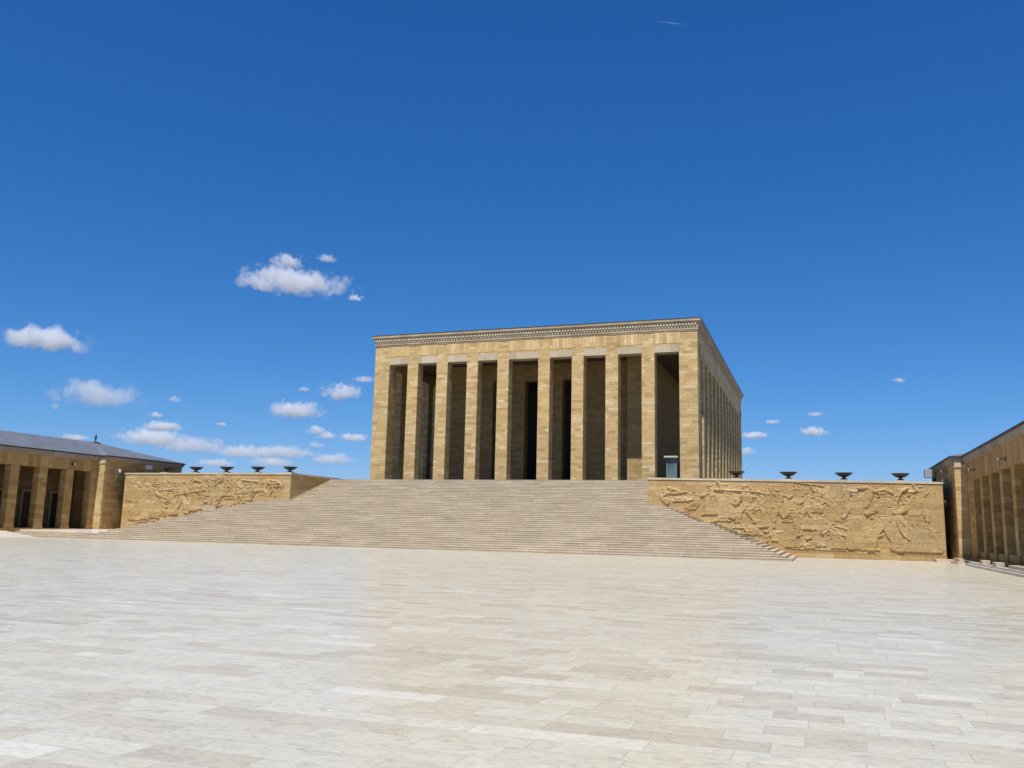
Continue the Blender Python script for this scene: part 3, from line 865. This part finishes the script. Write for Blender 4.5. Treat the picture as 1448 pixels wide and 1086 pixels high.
# ------------------------------------------------------------------ colonnaded side buildings
def colonnade(label, X0, s, zb, zo, ze, Yp, Yend, db, centers, pw, sill, doors, eave, ridge_d, ridge_z):
    D = lambda d: X0 + s * d
    YS = -80.0
    r = empty('colonnade_building', (D(3), -40, 0), label, 'building', 'low colonnaded buildings beside the plaza')
    bx('plinth', M_ARC, r, (D(-0.12), D(14), YS, Yp, 0, zb))
    for c in centers:
        p = bx('pillar', M_ARC, r, (D(0.0), D(0.9), c - pw / 2, c + pw / 2, zb + 0.001, zo), bevel=0.02)
        bx('pillar_base', M_ARC, p, (D(-0.05), D(0.95), c - pw / 2 - 0.05, c + pw / 2 + 0.05, zb + 0.002, zb + 0.22))
    first = max(c + pw / 2 for c in centers)
    if Yp - first > 0.5:
        bx('solid_bay', M_ARC, r, (D(0.003), D(0.9), first + 0.001, Yp - 0.002, zb + 0.001, zo))
    bx('architrave', M_ARCV, r, (D(0.0), D(1.0), YS, Yp - 0.002, zo, ze - 0.72))
    co = bx('cornice', M_TRIM, r, (D(-0.10), D(1.0), YS, Yp - 0.003, ze - 0.72, ze - 0.52), (D(-0.24), D(1.0), YS, Yp - 0.003, ze - 0.52, ze - 0.14))
    bx('roof_edge', M_FLASH, co, (D(-eave), D(1.0), YS, Yp - 0.25, ze - 0.14, ze))
    if sill:
        ys = sorted(centers, reverse=True)
        for a, b in zip(ys, ys[1:]):
            bx('sill_wall', M_ARC, r, (D(0.12), D(0.6), b + pw / 2, a - pw / 2, zb + 0.001, zb + 0.53))
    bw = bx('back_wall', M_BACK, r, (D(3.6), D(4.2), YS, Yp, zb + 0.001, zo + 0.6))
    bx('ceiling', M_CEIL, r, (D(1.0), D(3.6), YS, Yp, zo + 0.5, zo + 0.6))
    for y in doors:
        d_ = bx('door', M_BLACK, r, (D(3.5), D(3.6), y - 0.7, y + 0.7, zb + 0.002, zb + 4.1))
        bx('door_frame', M_DFRAME, d_, (D(3.44), D(3.6), y - 0.95, y - 0.7, zb + 0.002, zb + 4.1), (D(3.44), D(3.6), y + 0.7, y + 0.95, zb + 0.002, zb + 4.1), (D(3.44), D(3.6), y - 0.95, y + 0.95, zb + 4.1, zb + 4.32))
    # end block, projecting towards the plaza, with its sunlit pier face
    bx('end_block', M_ARC, r, (D(-db), D(14), Yp, Yend, 0, ze - 0.55), bevel=0.02)
    b0 = ze - 0.55
    ec = bx('block_cornice', M_TRIM, r, (D(-db - 0.12), D(14.1), Yp - 0.12, Yend + 0.12, b0, b0 + 0.22), (D(-db - 0.22), D(14.2), Yp - 0.22, Yend + 0.22, b0 + 0.22, b0 + 0.44))
    bx('block_roof_edge', M_FLASH, ec, (D(-db - 0.34), D(14.3), Yp - 0.34, Yend + 0.34, b0 + 0.44, b0 + 0.57))
    # pier capital: plain band, row of small teeth
    cap = bx('pier_capital', M_DENT, r, (D(-db - 0.02), D(-0.0), Yp - 0.36, Yp - 0.003, b0 - 0.42, b0 - 0.24), (D(-db + 0.03), D(-0.03), Yp - 0.25, Yp - 0.003, b0 - 0.24, b0))
    bm = bmesh.new()
    nt_ = 6
    w = db / nt_
    for k in range(nt_):
        xa = D(-db + k * w + 0.02); xb = D(-db + (k + 1) * w - 0.02)
        xa, xb = min(xa, xb), max(xa, xb)
        v = [bm.verts.new(p) for p in ((xa, Yp - 0.36, b0 - 0.235), (xb, Yp - 0.36, b0 - 0.235), ((xa + xb) / 2, Yp - 0.36, b0 - 0.02), (xa, Yp - 0.26, b0 - 0.235), (xb, Yp - 0.26, b0 - 0.235), ((xa + xb) / 2, Yp - 0.26, b0 - 0.02))]
        for f in ((0, 1, 2), (3, 5, 4), (0, 3, 4, 1), (1, 4, 5, 2), (2, 5, 3, 0)):
            bm.faces.new([v[i] for i in f])
    me = bpy.data.meshes.new('tooth_band'); bm.to_mesh(me); bm.free(); link('tooth_band', me, M_DENT, cap)
    bx('pier_face_sun_tone', M_YEL, r, (D(-db + 0.01), D(-0.01), Yp - 0.27, Yp - 0.003, zb + 0.18, b0 - 0.42))  # paler stone than the block, imitates sunlight on this side
    bx('pier_foot', M_ARC, r, (D(-db - 0.06), D(-0.02), Yp - 0.32, Yp + 0.5, 0, zb + 0.18))
    # hipped lead roof
    e0, e1 = D(-eave), D(-db - 0.34)
    far = D(2 * ridge_d)
    Yb, Ye = Yp - 0.34, Yend + 0.34
    R0, R1 = (D(ridge_d), YS, ridge_z), (D(ridge_d), Ye - abs(ridge_d + db), ridge_z)
    zf, zg = ze - 0.003, b0 + 0.567
    V = [(e0, YS, zf), (e0, Yb, zf), (e1, Yb, zg), (e1, Ye, zg), (far, Ye, zg), (far, YS, zf), R0, R1]
    rf = poly('roof', M_LEAD, r, V, [(0, 1, 7, 6), (1, 2, 7), (2, 3, 7), (3, 4, 7), (4, 5, 6, 7), (5, 0, 6), (0, 5, 4, 3, 2, 1)])
    lathe('finial', M_FLASH, rf, (R1[0], R1[1], ridge_z - 0.08), [(0.75, 0), (0.28, 0.12), (0.1, 0.18), (0.07, 0.42), (0.13, 0.52), (0.16, 0.72), (0.08, 1.0), (0.02, 1.3)], 16)
    return r
cl = colonnade('low ochre colonnaded building on the left with a grey hipped roof and dark doorways', -49.35, -1, 0.90, 7.72, 9.72, -15.8, -2.5, 1.1,
               [-16.40 - 3.72 * k for k in range(16)], 1.12, False, [-18.45 - 4.0 * k for k in range(13)], 0.36, 6.8, 12.0)
cr = colonnade('ochre colonnaded building on the right with a low sill wall between thin pillars', 45.55, 1, 0.50, 6.86, 9.10, -15.0, 0.5, 0.92,
               [-18.15 - 4.02 * k for k in range(14)], 1.0, True, [], 0.36, 7.0, 11.2)

# ------------------------------------------------------------------ kerbs and blocks before the right building
def block(name, label, cat, *bb, mat=None, group=None):
    o = bx(name, mat or M_STEP, None, *bb, bevel=0.02)
    return tag(o, label, cat, group)
kb = bx('kerb_steps', M_PAVE2, None, (43.85, 44.35, -80, -24.0, 0, 0.16), (44.05, 44.35, -80, -24.3, 0.16, 0.30), bevel=0.015)
wk = bx('shade_toned_walkway', M_SHADEPAVE, None, (44.36, 45.42, -80, -15.4, 0, 0.28))  # dark tone stands in for shade along the colonnade foot
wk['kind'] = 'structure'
tag(kb, 'long low pale kerb with two steps along the foot of the right colonnade', 'kerb')
block('stone_slab', 'low pale slab laid against the foot of the right relief wall end', 'slab', (42.7, 44.2, -16.4, -14.15, 0, 0.24))
block('stone_slab', 'raised double slab at the foot of the sunlit right pier', 'slab', (43.75, 44.34, -20.6, -16.6, 0, 0.16), (43.95, 44.34, -20.0, -16.9, 0.16, 0.42))
block('stone_block', 'small pale block on the kerb nearest the sunlit right pier', 'block', (44.1, 44.6, -29.9, -28.9, 0.302, 0.56), group='small blocks on the right kerb')
block('stone_block', 'small pale block in the middle of the right kerb', 'block', (44.1, 44.6, -35.0, -33.7, 0.302, 0.56), group='small blocks on the right kerb')
block('stone_block', 'longer low block on the right kerb by the picture edge', 'block', (44.2, 44.7, -45.0, -38.4, 0.302, 0.50), group='small blocks on the right kerb')

# ------------------------------------------------------------------ lamps and boxes fixed to the buildings
def floodlight(p, dx, label, up=0.0):
    f = empty('floodlight', p, label, 'floodlight', 'floodlights on the side buildings')
    x, y, z = p
    bx('arm', M_BLKM, f, (x, x + dx * 0.36, y - 0.03, y + 0.03, z - 0.03, z + 0.03))
    bx('wall_plate', M_BLKM, f, (x + dx * 0.0, x + dx * 0.04, y - 0.1, y + 0.1, z - 0.14, z + 0.14))
    h = lathe('lamp_head', M_GREYM, f, (x + dx * 0.40, y, z - 0.14), [(0.05, 0), (0.11, 0.04), (0.12, 0.14), (0.08, 0.2), (0.03, 0.22)], 16)
    bx('yoke', M_BLKM, f, (x + dx * 0.38, x + dx * 0.42, y - 0.15, y - 0.12, z - 0.1, z + 0.1), (x + dx * 0.38, x + dx * 0.42, y + 0.12, y + 0.15, z - 0.1, z + 0.12))
floodlight((-49.35, -19.95, 8.35), 1, 'small white floodlight over the left colonnade pillars')
floodlight((45.55, -19.75, 7.62), -1, 'small white floodlight high on the right colonnade, nearest its pier')
floodlight((45.55, -32.4, 7.46), -1, 'small white floodlight high on the right colonnade, farther from its pier')
floodlight((44.63, -10.3, 8.15), -1, 'white floodlight on the right block above the relief wall end, upper one')
floodlight((44.63, -11.0, 7.25), -1, 'white floodlight on the right block at the wall top, lower one')
br = empty('bracket_lamp', (-48.25, -14.1, 7.2), 'slim pale bracket lamp on the shaded side of the left block', 'lamp')
bx('stem', M_BEIGE, br, (-48.249, -48.17, -14.14, -14.06, 7.0, 8.2))
bx('hook', M_BEIGE, br, (-48.17, -47.75, -14.14, -14.06, 8.1, 8.2))
lathe('lamp_head', M_BEIGE, br, (-47.75, -14.1, 7.7), [(0.12, 0), (0.14, 0.2), (0.08, 0.4)], 14)
wb = empty('wall_box', (-48.25, -8.85, 8.84), 'white square equipment box high on the left block', 'box')
bx('casing', M_WHITE, wb, (-48.249, -47.95, -9.3, -8.4, 8.52, 9.05), bevel=0.02)
bx('lid', M_GREYM, wb, (-48.249, -47.93, -9.33, -8.37, 9.05, 9.08))
ws = empty('wall_speaker', (44.6, -2.3, 8.4), 'grey speaker box jutting from the far end of the right block', 'speaker')
bx('casing', M_GREYM, ws, (43.6, 44.5, -2.7, -1.9, 8.0, 8.85), bevel=0.03)
bx('bracket', M_BLKM, ws, (44.3, 44.628, -2.5, -2.1, 7.5, 8.0))
wl_ = empty('wall_lantern', (43.8, -13.4, 4.9), 'small dark lantern on the end of the right relief wall', 'lantern')
bx('bracket', M_BLKM, wl_, (43.801, 43.95, -13.42, -13.36, 5.3, 5.36))
lathe('lantern_body', M_BLACK, wl_, (44.0, -13.4, 4.6), [(0.05, 0), (0.16, 0.1), (0.2, 0.55), (0.08, 0.7), (0.05, 0.78)], 12)

# ------------------------------------------------------------------ clouds (fair-weather cumulus, about 1.2 km up)
def cloud_mat(seed, ax, az, fluff, dens, h):
    nt = NT('cloud_vapour')
    nt.n.remove(nt.bsdf)
    tc = nt.new('ShaderNodeTexCoord')
    sp_ = nt.new('ShaderNodeSeparateXYZ'); nt.l.new(tc.outputs['Object'], sp_.inputs[0])
    x, y, z = sp_.outputs
    zz = nt.math('MULTIPLY', z, nt.math('ADD', 1.0, nt.math('MULTIPLY', nt.math('LESS_THAN', z, 0.0), 0.35)))
    r = nt.math('SQRT', nt.math('ADD', nt.math('ADD', nt.math('MULTIPLY', x, x), nt.math('MULTIPLY', y, y)), nt.math('MULTIPLY', zz, zz)))
    v = nt.comb(nt.math('MULTIPLY_ADD', x, ax, seed * 7.3), nt.math('MULTIPLY_ADD', y, ax * 0.7, seed * 3.1), nt.math('MULTIPLY_ADD', z, az, seed * 1.7))
    big = nt.noise(v, 0.95, 2, 0.5)
    fine = nt.noise(v, 2.1, 8, 0.66)
    f = nt.math('ADD', nt.math('MULTIPLY', nt.math('SUBTRACT', big, 0.5), 2.6), nt.math('MULTIPLY', nt.math('SUBTRACT', fine, 0.5), fluff))
    f = nt.math('ADD', f, nt.math('MULTIPLY', nt.math('SUBTRACT', 0.66, r), 1.75))
    f = nt.maprange(f, 0.0, 0.5, 0.0, 1.0, True)
    f = nt.math('MULTIPLY', f, nt.maprange(r, 0.86, 1.0, 1.0, 0.0))
    vol = nt.new('ShaderNodeVolumePrincipled')
    vol.inputs['Color'].default_value = (0.999, 0.999, 0.999, 1)
    vol.inputs['Anisotropy'].default_value = 0.0
    nt.put(vol.inputs['Density'], nt.math('MULTIPLY', f, dens / h))
    nt.l.new(vol.outputs[0], nt.out.inputs['Volume'])
    return nt.mat

def cloud(seed, P, w, h, label, fluff=1.6, dens=6.0):
    bm = bmesh.new()
    bmesh.ops.create_icosphere(bm, subdivisions=3, radius=1.0)
    me = bpy.data.meshes.new('cloud'); bm.to_mesh(me); bm.free()
    d = Vector(P) - CAM
    o = bpy.data.objects.new('cloud', me)
    COL.objects.link(o)
    o.location = P
    o.rotation_euler = (0, 0, math.atan2(d.y, d.x) - math.pi / 2)
    o.scale = (w * 0.62, w * 0.40, h * 0.68)
    me.materials.append(cloud_mat(seed, max(1.2, w / h) * 1.25, 1.25, fluff, dens, h))
    tag(o, label, 'cloud', 'white fair weather clouds')
    return o
CL = [
 ((-2438, 3533, 1202), 600, 135, 'large ragged white cloud alone in the blue, left of the hall roof'),
 ((-2270, 3235, 1202), 175, 85, 'small puff sitting on top of the large ragged cloud'),
 ((-2060, 3226, 1202), 100, 40, 'tiny wisp up and right of the large ragged cloud'),
 ((-2280, 3884, 1202), 88, 40, 'tiny tail puff at the lower right tip of the large ragged cloud'),
 ((-4949, 4314, 1202), 690, 200, 'smooth white cloud with flat base cut by the left picture edge'),
 ((-6665, 6544, 1202), 910, 300, 'broad broken cloud above the grey roof of the left building'),
 ((-6044, 6904, 1202), 160, 80, 'small faint puff right of the broad broken cloud'),
 ((-7164, 7927, 1202), 170, 75, 'small puff just above the low bank of cloud'),
 ((-5272, 7893, 1202), 640, 220, 'rounded white cloud above the inner end of the left relief wall'),
 ((-4079, 6831, 1202), 440, 185, 'bright white cloud near the left edge of the hall'),
 ((-8007, 9001, 1202), 520, 150, 'middle sized cloud on top of the low bank over the left building'),
 ((-9298, 10262, 1202), 1080, 300, 'bright cloud bank just over the left building roof end'),
 ((-9476, 11337, 1202), 1280, 320, 'pale cloud bank low behind the left row of bowls'),
 ((-9410, 12629, 1202), 1250, 270, 'long thin low cloud over the middle of the left relief wall'),
 ((-8661, 12693, 1202), 1150, 250, 'long low cloud over the inner half of the left relief wall'),
 ((-6156, 9760, 1202), 320, 150, 'small pointed puff low to the left of the hall'),
 ((-6373, 10346, 1202), 300, 120, 'small flat puff under the pointed one left of the hall'),
 ((-6118, 10661, 1202), 430, 145, 'small bright cloud touching the left edge of the hall'),
 ((-8588, 14204, 1202), 960, 240, 'lowest pale cloud beside the foot of the hall'),
 ((-10522, 10005, 1202), 480, 110, 'faint small cloud behind the ridge of the left roof'),
 ((-6973, 8851, 1202), 165, 65, 'tiny faint dot of cloud above the left bowls'),
 ((-702, 11002, 1202), 390, 100, 'flat white cloud touching the right edge of the hall'),
 ((-3, 10703, 1202), 350, 140, 'bright small cloud over the right relief wall'),
 ((651, 7162, 1202), 105, 45, 'tiny faint puff high on the right side of the sky'),
 ((28, 9094, 1202), 180, 55, 'thin faint streak above the bright small cloud on the right'),
 ((-418, 9671, 1202), 190, 55, 'thin faint streak right of the hall above the flat cloud'),
 ((-958, 13240, 1202), 270, 150, 'lowest puff at the right edge of the hall just above the wall'),
 ((-7801, 7099, 1202), 92, 80, 'tiny faint dot of cloud at far left under the broken cloud'),
 ((-10327, 14801, 1202), 939, 222, 'thin pale strip of cloud just above the left bowls'),
 ((-11788, 14917, 1202), 883, 191, 'thin pale strip of cloud low beside the left roof corner'),
 ((-7303, 11570, 1202), 263, 128, 'small faint scrap of cloud under the flat puff left of the hall'),
 ((-3527, 6243, 1202), 201, 61, 'faint streak touching the left edge of the hall'),
 ((-4344, 6610, 1202), 115, 58, 'faint scrap left of the bright cloud by the hall'),
]
for i, (P_, w_, h_, lb) in enumerate(CL):
    faint = 'faint' in lb or 'wisp' in lb
    pale = 'pale' in lb or 'long' in lb or 'broken' in lb
    cloud(i + 1, P_, w_, h_, lb, 2.9 if not 'smooth' in lb else 1.2, 1.2 if faint else (1.1 if pale else 2.0))

# ------------------------------------------------------------------ airliner and its short contrail, about 10 km up
AP = Vector((-2152, 15672, 9812)); AT = Vector((-2594, 15435, 9812))
dirv = (AP - AT).normalized()
air = empty('airliner', AP, 'tiny pale airliner high in the upper sky', 'airplane')
def tube(name, mat, parent, pts, n=10):
    bm = bmesh.new()
    rings = []
    up = Vector((0, 0, 1)); sd_ = dirv.cross(up).normalized(); up2 = sd_.cross(dirv)
    for t_, r_ in pts:
        c = AP + dirv * t_
        rings.append([bm.verts.new(c + (sd_ * math.cos(2 * math.pi * k / n) + up2 * math.sin(2 * math.pi * k / n)) * r_) for k in range(n)])
    for a, b in zip(rings, rings[1:]):
        for k in range(n):
            bm.faces.new((a[k], a[(k + 1) % n], b[(k + 1) % n], b[k]))
    bm.faces.new(rings[0][::-1]); bm.faces.new(rings[-1])
    bmesh.ops.recalc_face_normals(bm, faces=bm.faces)
    me = bpy.data.meshes.new(name); bm.to_mesh(me); bm.free()
    return link(name, me, mat, parent)
tube('fuselage', M_WHITE, air, [(-24, 0.5), (-16, 2.2), (-8, 2.9), (14, 2.9), (20, 2.0), (23, 0.4)])
sdv = dirv.cross(Vector((0, 0, 1))).normalized()
def plate(name, pts, th=0.6):
    vs = [AP + dirv * a + sdv * b + Vector((0, 0, c)) for a, b, c in pts]
    vs2 = [v + Vector((0, 0, th)) for v in vs]
    n = len(vs)
    poly(name, M_WHITE, air, [tuple(v) for v in vs + vs2], [tuple(range(n))[::-1], tuple(range(n, 2 * n))] + [(i, (i + 1) % n, n + (i + 1) % n, n + i) for i in range(n)])
for sgn in (-1, 1):
    plate('wing', [(5, sgn * 2, -1), (-9, sgn * 22, 0.5), (-12, sgn * 22, 0.5), (-5, sgn * 2, -1)])
    plate('tailplane', [(-16, sgn * 1, 1), (-21, sgn * 8, 1.3), (-23, sgn * 8, 1.3), (-21, sgn * 1, 1)], 0.4)
plate('tail_fin', [(-15, -0.3, 2), (-22, -0.3, 9), (-24, -0.3, 9), (-22, -0.3, 2), (-22, 0.3, 2), (-24, 0.3, 9), (-22, 0.3, 9), (-15, 0.3, 2)], 0.2)
nt = NT('contrail_vapour')
nt.n.remove(nt.bsdf)
vs_ = nt.new('ShaderNodeVolumePrincipled'); vs_.inputs['Color'].default_value = (0.98, 0.98, 0.99, 1); vs_.inputs['Density'].default_value = 0.008
nt.l.new(vs_.outputs[0], nt.out.inputs['Volume'])
ct = tube('contrail', nt.mat, None, [(-620, 2), (-450, 8), (-250, 15), (-60, 12)])
tag(ct, 'short thin white contrail trailing behind the airliner', 'contrail')
